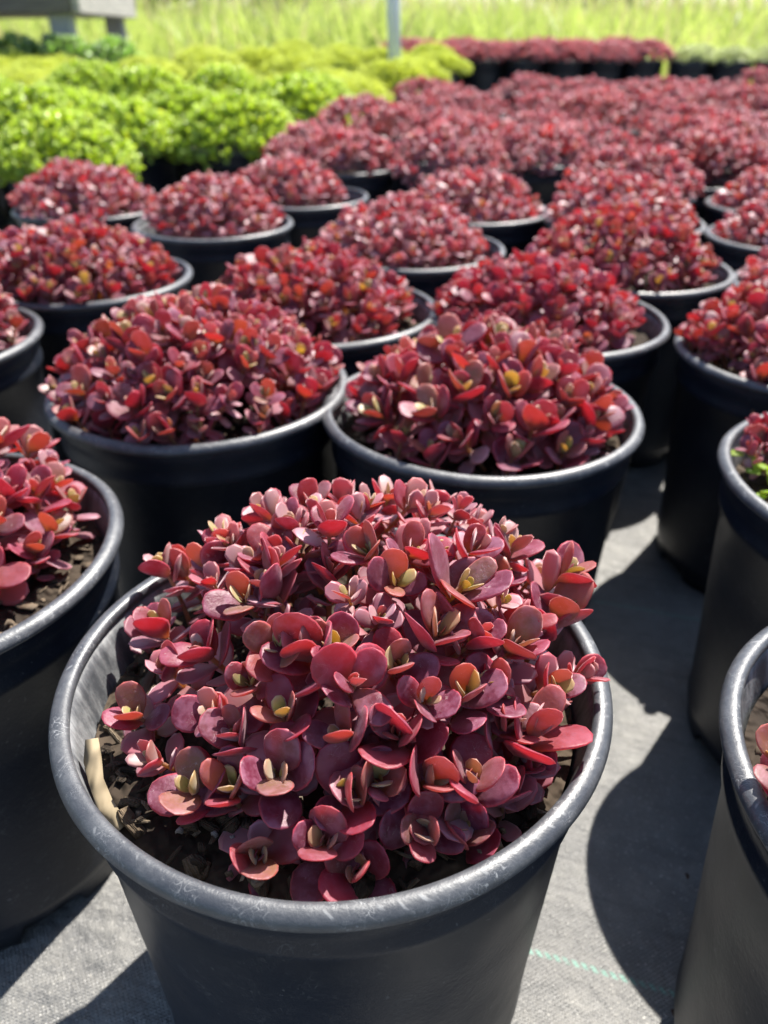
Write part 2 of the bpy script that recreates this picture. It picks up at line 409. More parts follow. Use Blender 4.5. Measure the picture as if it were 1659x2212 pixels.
# ---------------------------------------------------------------- leaf templates
def leaf_template(nu, nv, aspect, cup, curl, thick, seed, petiole=0.30, pk=0.57):
    rg = np.random.default_rng(seed)
    a_ = pk / (1 - pk) * 0.46
    def f(t): return t ** a_ * (1 - t) ** 0.46
    fm = f(pk)
    V = []; A = []; ids_t = {}; ids_b = {}
    us = np.sin(np.linspace(-1, 1, nu + 1) * math.pi / 2)
    tsamp = 0.5 - 0.5 * np.cos(np.linspace(0, 1, nv + 1) * math.pi)
    tsamp = 0.25 * np.linspace(0, 1, nv + 1) + 0.75 * tsamp
    ph = rg.uniform(0, 6.28, 3); am = rg.normal(0, 0.02, 3)
    skew = rg.normal(0, 0.05); twist = rg.normal(0, 0.10)
    for j, t in enumerate(tsamp[:-1]):
        w = aspect / 2 * max(f(t) / fm if t > 0 else 0, petiole * (1 - t) ** 3)
        w *= 1 + am[0] * math.sin(7 * t + ph[0]) * 1.0
        for i, u in enumerate(us):
            wob = 1 + am[1] * math.sin(9 * t + ph[1] + (3 if u > 0 else 0))
            x = u * w * wob + skew * t * t * 0.5
            edge = max(abs(u) ** 3, max(0, (t - 0.72) / 0.28) ** 2.0)
            mid = cup * (u * w) ** 2 * 2.2 + curl * t * t + twist * u * w * t + 0.020 * math.sin(6 * t + ph[2]) * u
            th = thick * (max(0, 1 - u * u) ** 0.42) * (0.55 + 0.6 * math.sin(math.pi * min(1, t * 0.9 + 0.05)) ** 0.8) * (1 - t ** 6) ** 0.5
            y = t * (1 - 0.18 * abs(curl) * t)
            dip = -0.18 * thick * math.exp(-(u / 0.25) ** 2) * (1 - t)
            ids_t[i, j] = len(V); V.append((x, y, mid + th / 2 + dip)); A.append((edge, t, 0, 0))
            if abs(u) > 0.999: ids_b[i, j] = ids_t[i, j]
            else: ids_b[i, j] = len(V); V.append((x, y, mid - th / 2)); A.append((edge, t, 0, 0))
    tip = len(V); V.append((skew * 0.5, 1 - 0.18 * abs(curl), curl)); A.append((1, 1, 0, 0))
    L = []; S = []
    for j in range(nv - 1):
        for i in range(nu):
            L += [ids_t[i, j], ids_t[i + 1, j], ids_t[i + 1, j + 1], ids_t[i, j + 1]]; S.append(4)
            L += [ids_b[i, j + 1], ids_b[i + 1, j + 1], ids_b[i + 1, j], ids_b[i, j]]; S.append(4)
    for i in range(nu):
        L += [ids_t[i, nv - 1], ids_t[i + 1, nv - 1], tip]; S.append(3)
        L += [tip, ids_b[i + 1, nv - 1], ids_b[i, nv - 1]]; S.append(3)
    return np.array(V), np.array(A, float), np.array(L), np.array(S)

SPEC = [(0.74, 0.14, 0.05, 0.105), (0.80, 0.06, -0.04, 0.095), (0.66, 0.22, 0.10, 0.11), (0.72, 0.03, -0.08, 0.10), (0.60, 0.18, 0.04, 0.12),
        (0.82, 0.16, 0.08, 0.095), (0.56, 0.14, -0.03, 0.12), (0.76, 0.24, 0.12, 0.10), (0.68, 0.08, -0.05, 0.11), (0.78, 0.12, 0.04, 0.10)]
NL = len(SPEC)
LEAF_HI = [leaf_template(6, 8, *sp, seed=i + 1) for i, sp in enumerate(SPEC)]
LEAF_LO = [leaf_template(4, 5, *sp, seed=i + 1) for i, sp in enumerate(SPEC)]
LEAF_XL = [leaf_template(2, 4, *sp, seed=i + 1) for i, sp in enumerate(SPEC)]
LEAF_NARROW = [leaf_template(2, 3, 0.34, 0.3, 0.1, 0.12, seed=40 + i, pk=0.5) for i in range(3)]
LEAF_ME = [new_mesh("leaf", t[0], t[2], t[3], M_RED, t[1]) for t in LEAF_HI]

# ---------------------------------------------------------------- rosettes (a stonecrop shoot)
def stem_template(length, rad, bend=0.15, seg=5, rings=5, seed=0):
    V = []; L = []; S = []
    for j in range(rings + 1):
        t = j / rings
        z = -length * t; x = bend * length * t * t
        r = rad * (0.8 + 0.5 * t)
        for i in range(seg): V.append((x + r * math.cos(6.283 * i / seg), r * math.sin(6.283 * i / seg), z))
    for j in range(rings):
        for i in range(seg):
            a = j * seg + i; b = j * seg + (i + 1) % seg
            L += [a, a + seg, b + seg, b]; S.append(4)
    return np.array(V), np.zeros((len(V), 4)), np.array(L), np.array(S)
STEM = stem_template(2.9, 0.075)

def rosette(rg, yellow, ang0=None, low=2, openness=1.0):
    """leaves of one shoot, unit leaf length, axis +Z, tip of the shoot at the origin: (pair, template, matrix, young, rnd)"""
    a0 = rg.uniform(0, math.pi) if ang0 is None else ang0
    out = []
    # pair index, angle from the axis, length, height, young
    P = [(3, 9, 0.24, -0.02, 1.0), (2, 21, 0.56, -0.05, 0.9), (1, 28, 0.92, -0.16, 0.20), (0, 41, 1.08, -0.36, 0.0), (-1, 56, 1.08, -0.66, 0.0), (-2, 73, 1.0, -1.05, 0.0), (-3, 86, 0.9, -1.45, 0.0)]
    grown = rg.uniform(0.8, 1.15)
    for k, th, ln, z, yv in P:
        if k < -low: continue
        for h in (0, 1):
            az = a0 + (k % 2) * math.pi / 2 + h * math.pi + rg.normal(0, 0.16)
            t_ = math.radians(th * openness + rg.normal(0, 12 if k < 2 else 6))
            l_ = ln * (1 + rg.normal(0, 0.09)) * (grown if k in (2, 3) else 1)
            v = int(rg.integers(NL))
            M = tr(0, 0, z + rg.normal(0, 0.03)) @ rz(az) @ tr(0, 0.05, 0) @ rx(math.pi / 2 - t_) @ ry(rg.normal(0, 0.18)) @ sc(l_)
            out.append((k, v, M, min(1.0, max(0, yv * yellow + rg.normal(0, 0.05))), rg.uniform(0, 1)))
    return out

def bud_template(rg, yellow, tm):
    A = Acc()
    for k, v, M, y, r in rosette(rg, yellow, low=-3):
        A.add(tm[v], M, y, r)
    return A

SHOOT_NEAR = []      # stem + closed tip only; its leaves are objects of their own
for i in range(5):
    rg = np.random.default_rng(100 + i)
    A = bud_template(rg, (0.3, 0.9, 0.6, 1.0, 0.1)[i], LEAF_HI)
    A.add(stem_template(2.9, 0.075, rg.uniform(-0.2, 0.25)), np.eye(4), 0.25, 0.3)
    SHOOT_NEAR.append(A.mesh("shoot", M_RED))
SHOOT_FULL = []      # a whole shoot as one mesh, for plants farther back
for i in range(10):
    rg = np.random.default_rng(200 + i)
    A = Acc()
    for k, v, M, y, r in rosette(rg, rg.choice([0.15, 0.4, 0.7]), low=3): A.add(LEAF_LO[v], M, y, r)
    A.add(STEM, np.eye(4), 0.2, 0.3)
    SHOOT_FULL.append(A.mesh("shoot", M_RED_FAR))

def dome_points(rg, n, a, hgt, z0, cx, cy, mind, power=2.4, rmax=None):
    pts = []
    for _ in range(n * 60):
        r = (rmax or a * 0.93) * math.sqrt(rg.uniform()); t = rg.uniform(0, 6.2832)
        x, y = cx + r * math.cos(t), cy + r * math.sin(t)
        if math.hypot(x, y) > 0.93: continue
        z = z0 + hgt * (1 - (r / a) ** power) + rg.normal(0, 0.02)
        if all((x - p[0]) ** 2 + (y - p[1]) ** 2 + (z - p[2]) ** 2 > mind * mind for p in pts):
            pts.append((x, y, z))
            if len(pts) >= n: break
    return pts

def axis_at(rg, x, y, cx, cy, k=0.75, jit=0.13):
    return (k * (x - cx) + rg.normal(0, jit), k * (y - cy) + rg.normal(0, jit), 1.0)

# ---------------------------------------------------------------- pot
def lathe(prof, seg, zmod=None, close=False):
    V = []; UV = []; L = []; S = []
    n = len(prof)
    for i in range(seg):
        a = 2 * math.pi * i / seg
        for j, (r, z) in enumerate(prof):
            zz = z if zmod is None else zmod(a, j, r, z)
            V.append((r * math.cos(a), r * math.sin(a), zz)); UV.append((i / seg, j / n, 0))
    for i in range(seg):
        k = (i + 1) % seg
        for j in range(n if close else n - 1):
            m = (j + 1) % n
            L += [i * n + j, k * n + j, k * n + m, i * n + m]; S.append(4)
    return np.array(V), np.array(L), np.array(S), np.array(UV)

body = [(0.0, 0.06), (0.70, 0.06), (0.785, 0.05), (0.795, 0.0), (0.806, 0.0), (0.816, 0.115), (0.822, 0.14), (0.835, 0.16), (0.838, 0.20), (0.832, 0.24), (0.86, 0.70), (0.892, 1.2), (0.916, 1.585),
        (0.938, 1.602), (0.942, 1.65), (0.926, 1.675), (0.940, 1.74), (0.956, 1.848),
        (0.938, 1.856), (0.924, 1.80), (0.898, 1.70), (0.893, 1.66), (0.880, 1.62), (0.888, 1.58), (0.870, 1.50), (0.84, 1.0), (0.77, 0.09), (0.0, 0.075)]
def feet(a, j, r, z):
    if j in (3, 4):
        s = math.sin(a * 9 + 0.7 * math.sin(3 * a))
        return 0.0 if s > -0.1 else 0.10 + 0.025 * math.sin(a * 31)
    return z
V, L, S, UV = lathe(body, 144, feet)
POT_ME = new_mesh("pot", V * R, L, S, M_POT, uv=UV)
rim = []
lip = [(0.952, 1.842), (0.968, 1.838), (0.984, 1.839), (0.995, 1.847), (1.0, 1.858), (0.9985, 1.869), (0.994, 1.879), (0.986, 1.888), (0.975, 1.895), (0.962, 1.899), (0.950, 1.899), (0.939, 1.895), (0.932, 1.887), (0.930, 1.876), (0.932, 1.862), (0.940, 1.850)]
V, L, S, UV = lathe(lip, 144, lambda a, j, r, z: z + 0.004 * math.sin(2 * a + 0.6) + 0.003 * math.sin(5 * a), close=True)
RIM_ME = new_mesh("rim", V * R, L, S, M_RIM, uv=UV)

def soil_mesh(seed):
    rg = np.random.default_rng(seed)
    V = [(0, 0, 0)]; L = []; S = []
    nr, ns = 16, 56
    for j in range(1, nr + 1):
        r = 0.885 * j / nr
        for i in range(ns):
            a = 2 * math.pi * i / ns
            z = 0.05 * (1 - (r / 0.9) ** 2) + rg.normal(0, 0.011) + 0.015 * math.sin(5 * r * math.cos(a) + seed) * math.cos(6 * r * math.sin(a))
            V.append((r * math.cos(a), r * math.sin(a), z))
    for i in range(ns): L += [0, 1 + i, 1 + (i + 1) % ns]; S.append(3)
    for j in range(nr - 1):
        for i in range(ns):
            a = 1 + j * ns + i; b = 1 + j * ns + (i + 1) % ns
            L += [a, a + ns, b + ns, b]; S.append(4)
    return new_mesh("soil", np.array(V) * R, L, S, M_SOIL)
SOIL_ME = [soil_mesh(s) for s in range(3)]
ZSOIL = HP - 0.21

# bark chips: short irregular slivers
def chip_template(seed, lx, ly, lz):
    rg = np.random.default_rng(seed)
    V = []
    n = 4
    for j in range(n):
        t = j / (n - 1)
        w = (0.35 + 0.65 * math.sin(math.pi * (0.12 + 0.76 * t))) * (1 + rg.normal(0, 0.14))
        bx, bz = rg.normal(0, 0.10) * lx, rg.normal(0, 0.18) * lz + 0.3 * lz * math.sin(math.pi * t)
        for (sx, sz) in ((-1, -1), (1, -1), (1, 1), (-1, 1)):
            V.append((bx + sx * w * lx / 2 * (1 + rg.normal(0, 0.1)), (t - 0.5) * ly + rg.normal(0, 0.04) * ly, bz + sz * lz / 2 * (1 + rg.normal(0, 0.15))))
    L = [0, 1, 2, 3]; S = [4]
    for j in range(n - 1):
        for i in range(4):
            a = j * 4 + i; b = j * 4 + (i + 1) % 4
            L += [a, a + 4, b + 4, b]; S.append(4)
    e = (n - 1) * 4; L += [e + 3, e + 2, e + 1, e]; S.append(4)
    return np.array(V), np.zeros((len(V), 4)), np.array(L), np.array(S)
CHIP_T = [chip_template(i, *d) for i, d in enumerate([(0.04, 0.11, 0.014), (0.06, 0.08, 0.02), (0.025, 0.15, 0.012), (0.05, 0.06, 0.03), (0.018, 0.10, 0.010), (0.07, 0.11, 0.012), (0.03, 0.05, 0.022), (0.012, 0.08, 0.010)])]
CHIP_ME = [new_mesh("bark_chip", t[0], t[2], t[3], M_CHIP, None, False) for t in CHIP_T]
CHIP_COL = [(0.07, 0.05, 0.034), (0.11, 0.08, 0.052), (0.19, 0.14, 0.09), (0.28, 0.215, 0.145), (0.42, 0.34, 0.24), (0.56, 0.47, 0.35), (0.04, 0.03, 0.022), (0.15, 0.115, 0.08)]
def chip_matrix(rg, x, y, z):
    return tr(x, y, z) @ rz(rg.uniform(0, 6.28)) @ rx(rg.normal(0, 0.3)) @ ry(rg.normal(0, 0.35)) @ sc(rg.uniform(0.42, 1.0))
CHIPS_STUFF = []
for s in range(2):
    rg = np.random.default_rng(600 + s); A = Acc()
    for _ in range(260):
        r = 0.84 * math.sqrt(rg.uniform()); t = rg.uniform(0, 6.283)
        x, y = r * math.cos(t), r * math.sin(t)
        A.add(CHIP_T[int(rg.integers(8))], chip_matrix(rg, x, y, 0.05 * (1 - (r / 0.9) ** 2) + 0.02))
    me = A.mesh("bark_chips", M_CHIP, False)
    me.transform(Matrix.Scale(R, 4))
    CHIPS_STUFF.append(me)

# ---------------------------------------------------------------- potted stonecrops
def base(name, x, y, rot, label, cat, group, squash=0.012):
    e = bpy.data.objects.new(name, None)
    e.empty_display_size = 0.05
    COL.objects.link(e)
    e.location = (x * R, y * R, gz(y * R))
    e.rotation_euler = (0, 0, rot)
    e.scale = (1 + random.uniform(-squash, squash), 1 + random.uniform(-squash, squash), 1 + random.uniform(-0.01, 0.01))
    tag(e, label, cat, group)
    p = link("pot", POT_ME, e); link("rim", RIM_ME, p)
    return e

RED_GROUP = "red stonecrops in black nursery pots"
def near_plant(pos, label, seed, pts=None, dome=(0.9, 0.52, -0.06, 0, 0), n=62, L=(0.12, 0.175), mind=0.135, chips='stuff', max_leaf=300, yellow=(0.2, 0.6, 1.0, 1.0), fill=18, name="potted_stonecrop"):
    """a stonecrop whose shoots and leaves are built one by one. All lengths in R."""
    rg = np.random.default_rng(seed)
    e = base(name, pos[0], pos[1], 0.0, label, "potted plant", RED_GROUP)
    s = link("soil", SOIL_ME[seed % 3], e); s.location = (0, 0, ZSOIL * R); s.rotation_euler = (0, 0, rg.uniform(0, 6))
    if chips == 'stuff':
        c = link("bark_chips", CHIPS_STUFF[seed % 2], s); c["kind"] = "stuff"; c.color = (0.17, 0.125, 0.085, 1)
    a, hgt, z0, cx, cy = dome
    shoots = []
    if pts is not None:
        for (x, y, z, l, ang) in pts: shoots.append((x, y, z, l * rg.uniform(0.98, 1.12), math.radians(ang - 90)))
        for (x, y, z) in dome_points(rg, fill, a, hgt * 0.9, z0 - 0.03, cx, cy, 0.10, 3.0):
            if all((x - p[0]) ** 2 + (y - p[1]) ** 2 > 0.0055 for p in pts) and not (x < -0.3 and y < 0.2) and y > -0.55:
                shoots.append((x, y, z, rg.uniform(0.11, 0.15), None))
    else:
        for (x, y, z) in dome_points(rg, n, a, hgt, z0, cx, cy, mind):
            shoots.append((x, y, z, rg.uniform(*L), None))
    cand = []; low = Acc(); tint = float(np.clip(rg.normal(0.15, 0.22), 0, 0.7)) if pts is None else 0.0
    camp = np.array([-pos[0], -pos[1], 1.983])
    for (x, y, z, l, ang) in shoots:
        rr = math.hypot(x, y); lim = 0.86 - 0.62 * l
        if z < 0.03 and rr > lim: x, y = x * lim / rr, y * lim / rr
        ax = axis_at(rg, x, y, cx, cy, 0.75 if z > 0.06 else 0.42, 0.2)
        M = tr(x, y, HP + z) @ to_axis(ax) @ sc(l)
        yl = rg.choice(yellow)
        so = link("shoot", SHOOT_NEAR[int(np.clip(round({True: 3, False: 0}[yl > 0.6] + rg.integers(-1, 2)), 0, 4))], e)
        so.matrix_basis = mx(sc(R) @ M @ sc(1))
        so.color = (0, rg.uniform(), 0, 1)
        for (k, v, Ml, yv, rn) in rosette(rg, yl, ang, low=3):
            if k == 3: continue
            W = M @ Ml
            hit_wall = False
            for q in ((0, 1, 0), (0.36, 0.62, 0), (-0.36, 0.62, 0), (0, 0.55, 0)):
                p = W[:3, :3] @ np.array(q) + W[:3, 3]
                if p[2] < HP + 0.012 and p[2] > 0 and math.hypot(p[0], p[1]) > 0.90: hit_wall = True
            if hit_wall: continue
            size = l * np.linalg.norm(Ml[:3, 1]); d = np.linalg.norm(camp - (W[:3, 3] - [0, 0, HP]))
            wt = {2: 0.8, 1: 1.0, 0: 1.0, -1: 0.72, -2: 0.3, -3: 0.12}[k]
            back = 0.55 if (y - cy) > 0.45 else 1.0
            cand.append((size / d * wt * back, so, v, Ml, W, yv, rn))
    cand.sort(key=lambda c: -c[0])
    for q, (_, so, v, Ml, W, yv, rn) in enumerate(cand):
        if q < max_leaf:
            o = link("leaf", LEAF_ME[v], so); o.matrix_basis = mx(Ml); o.color = (yv, rn, tint, 1)
        else: low.add(LEAF_LO[v], sc(R) @ W, yv, rn)
    if low.n:
        o = link("lower_foliage", low.mesh("lower_foliage", M_RED_FAR), e); o["kind"] = "stuff"; o.color = (0, 0, 0, 1)
    return e, s

P0_PTS = [(-0.73, 0.46, 0.1, 0.122, 90), (-0.12, 0.50, 0.38, 0.12, 40), (0.02, 0.58, 0.36, 0.12, 0), (-0.30, 0.48, 0.34, 0.12, 60), (0.2, 0.6, 0.35, 0.12, 20), (-0.46, 0.40, 0.28, 0.12, 0), (0.4, 0.58, 0.32, 0.12, 70), (-0.02, 0.22, 0.45, 0.12, 110), (-0.24, 0.38, 0.40, 0.12, 20), (-0.81, 0.24, -0.04, 0.106, 0), (-0.31, 0.15, 0.33, 0.106, 60), (-0.3, -0.03, 0.3, 0.155, 0), (-0.45, -0.12, 0.16, 0.139, 110), (-0.06, -0.3, 0.3, 0.188, -5), (-0.25, -0.33, 0.2, 0.122, -10), (-0.2, 0.09, 0.38, 0.131, 60), (-0.17, 0.3, 0.41, 0.114, 90), (-0.09, 0.4, 0.42, 0.082, 90), (0.08, 0.33, 0.43, 0.106, 30), (0.06, -0.12, 0.39, 0.09, 150), (0.12, 0.08, 0.43, 0.122, 30), (-0.67, 0.12, 0.06, 0.131, 100), (-0.45, 0.16, 0.24, 0.09, 0), (-0.58, -0.12, 0.07, 0.106, 130), (-0.67, -0.24, -0.03, 0.122, 0), (-0.38, -0.36, 0.1, 0.114, 0), (-0.13, -0.46, 0.19, 0.131, 120), (0.12, 0.4, 0.43, 0.098, 45), (0.29, 0.43, 0.42, 0.106, 0), (0.36, 0.37, 0.42, 0.098, 30), (0.48, 0.46, 0.38, 0.082, 20), (0.28, 0.09, 0.42, 0.122, 10), (0.5, 0.13, 0.4, 0.131, 10), (0.62, 0.3, 0.36, 0.082, 50), (0.66, 0.24, 0.34, 0.114, 20), (0.22, -0.08, 0.41, 0.122, 10), (0.45, -0.07, 0.39, 0.179, 150), (0.58, -0.09, 0.34, 0.073, 20), (0.85, 0.14, 0.3, 0.147, 100), (0.8, 0.01, 0.21, 0.155, 150), (0.17, -0.21, 0.37, 0.09, 90), (0.35, -0.25, 0.34, 0.163, 30), (0.61, -0.22, 0.26, 0.155, -30), (0.22, -0.36, 0.3, 0.147, 0), (0.87, -0.15, 0.07, 0.114, 45), (0.74, -0.27, 0.13, 0.098, 0), (0.43, -0.41, 0.23, 0.155, 10), (0.88, -0.26, -0.02, 0.122, 30), (0.66, -0.42, 0.09, 0.163, -10), (-0.28, -0.46, 0.11, 0.139, 0), (0.08, -0.65, 0.06, 0.163, 110), (0.06, -0.53, 0.17, 0.122, 0), (-0.14, -0.59, 0.08, 0.155, 0), (-0.41, -0.55, -0.03, 0.147, 180), (-0.19, -0.75, -0.09, 0.155, 20), (0.01, -0.74, -0.03, 0.139, -10), (0.11, -0.82, -0.13, 0.143, 45), (-0.57, -0.42, -0.05, 0.098, 90), (-0.29, -0.58, 0.01, 0.155, 80), (0.22, -0.52, 0.18, 0.171, 60), (0.3, -0.71, -0.03, 0.139, 90), (0.48, -0.72, -0.11, 0.147, 60), (0.61, -0.6, -0.06, 0.114, 110), (0.75, -0.49, -0.06, 0.131, 0), (0.44, -0.59, 0.06, 0.163, 70), (0.32, -0.61, 0.08, 0.155, 0), (0.16, -0.62, 0.09, 0.147, 90), (0.48, -0.24, 0.31, 0.122, 100), (0.65, -0.13, 0.28, 0.114, 60)]
near0, soil0 = near_plant((-0.18, 2.21), "burgundy stonecrop in the scuffed black pot closest to the camera, bark showing at its side", 3, pts=P0_PTS,
           dome=(0.95, 0.50, -0.06, 0.04, 0.09), chips=None, fill=80)
# loose bark on the soil of the front pot, each chip its own piece
rg = np.random.default_rng(77)
k = 0
while k < 290:
    r = 0.85 * math.sqrt(rg.uniform()); t = rg.uniform(0, 6.283); x, y = r * math.cos(t), r * math.sin(t)
    if not ((x < -0.22 and y < 0.35) or (y < -0.5) or rg.uniform() < 0.05): continue
    c = link("bark_chip", CHIP_ME[int(rg.integers(8))], soil0)
    c.matrix_basis = Matrix.Rotation(-soil0.rotation_euler[2], 4, 'Z') @ mx(sc(R) @ chip_matrix(rg, x, y, 0.05 * (1 - (r / 0.9) ** 2) + rg.uniform(0.008, 0.045)))
    cc = CHIP_COL[int(rg.choice(8, p=[.16, .17, .17, .16, .13, .06, .07, .08]))]
    c.color = (*cc, 1); k += 1
for _ in range(26):          # perlite grains
    r = 0.8 * math.sqrt(rg.uniform()); t = rg.uniform(3.3, 4.6); r = max(r, 0.6)
    c = link("perlite_grain", CHIP_ME[6], soil0)
    c.matrix_basis = Matrix.Rotation(-soil0.rotation_euler[2], 4, 'Z') @ mx(sc(R) @ tr(r * math.cos(t), r * math.sin(t), 0.06) @ rz(rg.uniform(0, 6)) @ sc(0.5))
    c.color = (0.6, 0.58, 0.54, 1)

DEF = (0.92, 0.55, -0.06, 0, 0.02)
near_plant((-2.22, 2.98), "red stonecrop in black pot cut by the left edge, bark showing on its right side", 4, dome=(0.90, 0.44, -0.10, -0.10, 0.26), n=66, chips='stuff')
near_plant((-1.23, 4.99), "broad red stonecrop mound spilling over its rim, behind and left of the frontmost pot", 5, dome=(1.0, 0.54, -0.08, -0.02, 0.02), n=100)
near_plant((0.61, 4.63), "purple red stonecrop with large upright leaves in black pot directly behind the frontmost pot", 6, dome=(0.88, 0.46, -0.08, 0.02, 0.02), n=66, L=(0.15, 0.21), mind=0.16)
near_plant((2.80, 3.62), "black pot at the right edge with a green weed sprouting beside its red stonecrop", 7, pts=[(-0.70, 0.40, 0.04, 0.12, 20), (-0.60, 0.47, 0.08, 0.13, 100), (-0.52, 0.36, 0.10, 0.13, 60), (-0.66, 0.52, 0.05, 0.11, 0), (-0.44, 0.5, 0.14, 0.14, 30), (-0.78, 0.30, 0.03, 0.10, 80)],
           dome=(0.80, 0.42, -0.08, 0.12, 0.20), fill=34, max_leaf=200)
near_plant((2.08, 1.62), "black pot in the lower right corner with coarse bark and a few pink red shoots", 8, pts=[(-0.87, 0.05, 0.08, 0.13, 10), (-0.89, -0.07, 0.08, 0.14, 60), (-0.84, -0.20, 0.07, 0.14, 100), (-0.62, 0.02, 0.07, 0.14, 30), (-0.60, -0.36, 0.05, 0.14, 0), (-0.5, -0.15, 0.10, 0.15, 70), (-0.66, 0.22, 0.035, 0.12, 130)],
           dome=(0.75, 0.34, -0.10, 0.05, -0.1), fill=30, max_leaf=160)
near_plant((-0.53, 6.76), "red stonecrop mound with yellow tips in third row, left of the vivid scarlet one", 9, dome=(0.92, 0.50, -0.08, -0.12, 0.0), n=84)
near_plant((1.38, 6.54), "vivid scarlet backlit stonecrop in black pot right of centre, third row", 10, dome=(0.90, 0.44, -0.06, -0.12, 0.06), n=80, yellow=(0.05, 0.2, 0.4))
near_plant((3.21, 5.68), "red stonecrop in black pot at right edge beside the bare strip of fabric, second row", 12, dome=(1.0, 0.50, -0.08, 0, 0.05), n=84, max_leaf=240)
near_plant((-2.87, 7.73), "red stonecrop drooping over its rim at the left, third row", 13, dome=(1.02, 0.52, -0.12, -0.12, -0.06), n=90, max_leaf=240)
near_plant((-3.70, 5.93), "black pot cut by the left edge with red shoots behind its shiny rim, second row", 14, dome=(0.92, 0.5, -0.08, -0.02, 0.05), n=70, max_leaf=160)
near_plant((2.51, 8.17), "dusky red stonecrop in black pot behind the vivid scarlet one, soil showing at right rim", 15, dome=(0.95, 0.55, -0.06, -0.12, 0.0), n=80, max_leaf=240)

def mid_plant(pos, label, seed, dome=DEF, n=78, L=(0.115, 0.17), group=RED_GROUP):
    rg = np.random.default_rng(seed)
    e = base("potted_stonecrop", pos[0], pos[1], rg.uniform(0, 6), label, "potted plant", group)
    e.rotation_euler = (0, 0, 0)
    s = link("soil", SOIL_ME[seed % 3], e); s.location = (0, 0, ZSOIL * R)
    a, hgt, z0, cx, cy = dome; tint = rg.uniform(0, 0.7)
    for (x, y, z) in dome_points(rg, n, a, hgt * 0.9, z0 - 0.02, cx, cy, 0.125):
        M = tr(x, y, HP + z) @ to_axis(axis_at(rg, x, y, cx, cy)) @ rz(rg.uniform(0, 6.28)) @ sc(rg.uniform(*L))
        o = link("shoot", SHOOT_FULL[int(rg.integers(10))], e); o.matrix_basis = mx(sc(R) @ M); o.color = (0, rg.uniform(), tint, 1)
    return e

MID = [((0.32, 8.93), "dark red stonecrop dome with open rim at its right, fourth row centre", (0.95, 0.56, -0.06, -0.14, 0.02)),
       ((-2.15, 10.39), "pointed red stonecrop mound in a complete black rim, left of centre, fourth row", (0.86, 0.62, -0.06, 0.0, 0.04)),
       ((-4.04, 11.42), "wide red stonecrop in front of the bright green plants at the left", (1.02, 0.60, -0.06, -0.05, 0.02)),
       ((-1.22, 12.33), "red stonecrop sitting left in its pot with bare soil at the right rim", (0.86, 0.58, -0.06, -0.22, 0.05)),
       ((1.24, 11.35), "bright pink red stonecrop with thin rim line, fifth row centre", (0.95, 0.58, -0.06, -0.05, 0.02)),
       ((3.05, 10.50), "pale pink glinting stonecrop whose rim touches its right neighbour's", (0.98, 0.62, -0.06, -0.08, 0.04)),
       ((4.84, 9.64), "red stonecrop in pale rimmed pot at right edge, rim touching its left neighbour's", (0.96, 0.56, -0.06, 0.10, 0.02)),
       ((5.53, 11.65), "red stonecrop half out of frame behind the pale rimmed pot at right", (0.92, 0.56, -0.06, 0.06, 0.02)),
       ((-5.12, 8.95), "black pot whose rim just enters at the left edge, fourth row", (0.92, 0.50, -0.08, 0.0, 0.0)),
       ((4.30, 7.40), "red stonecrop at right edge behind the bare strip of fabric, third row", (0.96, 0.54, -0.06, 0.05, 0.02))]
for i, (p, lab, dm) in enumerate(MID):
    mid_plant(p, lab, 30 + i, dm)

# ---- crowns shared by the far pots
def crown_mesh(name, seed, mat, n, dome, L, tm, low=2, yel=(0.2, 0.5, 0.8), mind=0.13, k_axis=0.75, upright=1.0, rmax=None, pw=0.5):
    rg = np.random.default_rng(seed); A = Acc()
    a, hgt, z0, cx, cy = dome
    pts = []
    for _ in range(n * 40):
        r = (rmax or a * 0.95) * rg.uniform() ** pw; t = rg.uniform(0, 6.2832)
        x, y = cx + r * math.cos(t), cy + r * math.sin(t)
        z = z0 + hgt * (1 - (r / a) ** 2.6) + rg.normal(0, 0.035)
        if all((x - p[0]) ** 2 + (y - p[1]) ** 2 + (z - p[2]) ** 2 > mind * mind for p in pts):
            pts.append((x, y, z))
            if len(pts) >= n: break
    for (x, y, z) in pts:
        M = tr(x, y, HP + z) @ to_axis(axis_at(rg, x, y, cx, cy, k_axis)) @ rz(rg.uniform(0, 6.28)) @ sc(rg.uniform(*L))
        rr = rg.uniform()
        for (k, v, Ml, yv, rn) in rosette(rg, rg.choice(yel), low=low, openness=upright):
            A.add(tm[v % len(tm)], sc(R) @ M @ Ml, yv, (rr + rn * 0.5) % 1)
    return A.mesh(name, mat)

RED_CROWN = [crown_mesh("foliage", 300 + i, M_RED_FAR, 68, (1.22, 0.52 + 0.05 * i, -0.10, 0.04 * (i - 2), 0.02), (0.13, 0.20), LEAF_XL, 2, (0.1, 0.3, 0.6)) for i in range(5)]
GREEN_CROWN = [crown_mesh("foliage", 320 + i, M_GREEN, 190, (1.52, 0.92 + 0.14 * i, -0.22, 0.1 * (i - 1), 0.06 * i), (0.16, 0.25), LEAF_XL, 1, (0.3, 0.7, 1.0), 0.14, 0.6, 0.9, 1.45, 0.42) for i in range(4)]
LIME_CROWN = [crown_mesh("foliage", 340 + i, M_LIME, 300, (1.55, 0.62 + 0.14 * i, -0.15, 0.08 * i, 0), (0.14, 0.24), LEAF_NARROW, 2, (0.4, 0.8, 1.0), 0.10, 0.6, 0.8, 1.48, 0.45) for i in range(3)]
PURPLE_CROWN = [crown_mesh("foliage", 360 + i, M_PURPLE, 150, (1.42, 0.70 + 0.1 * i, -0.05, 0, 0), (0.15, 0.24), LEAF_XL, 1, (0.1, 0.3), 0.13, 0.7, 0.8, 1.36, 0.42) for i in range(2)]
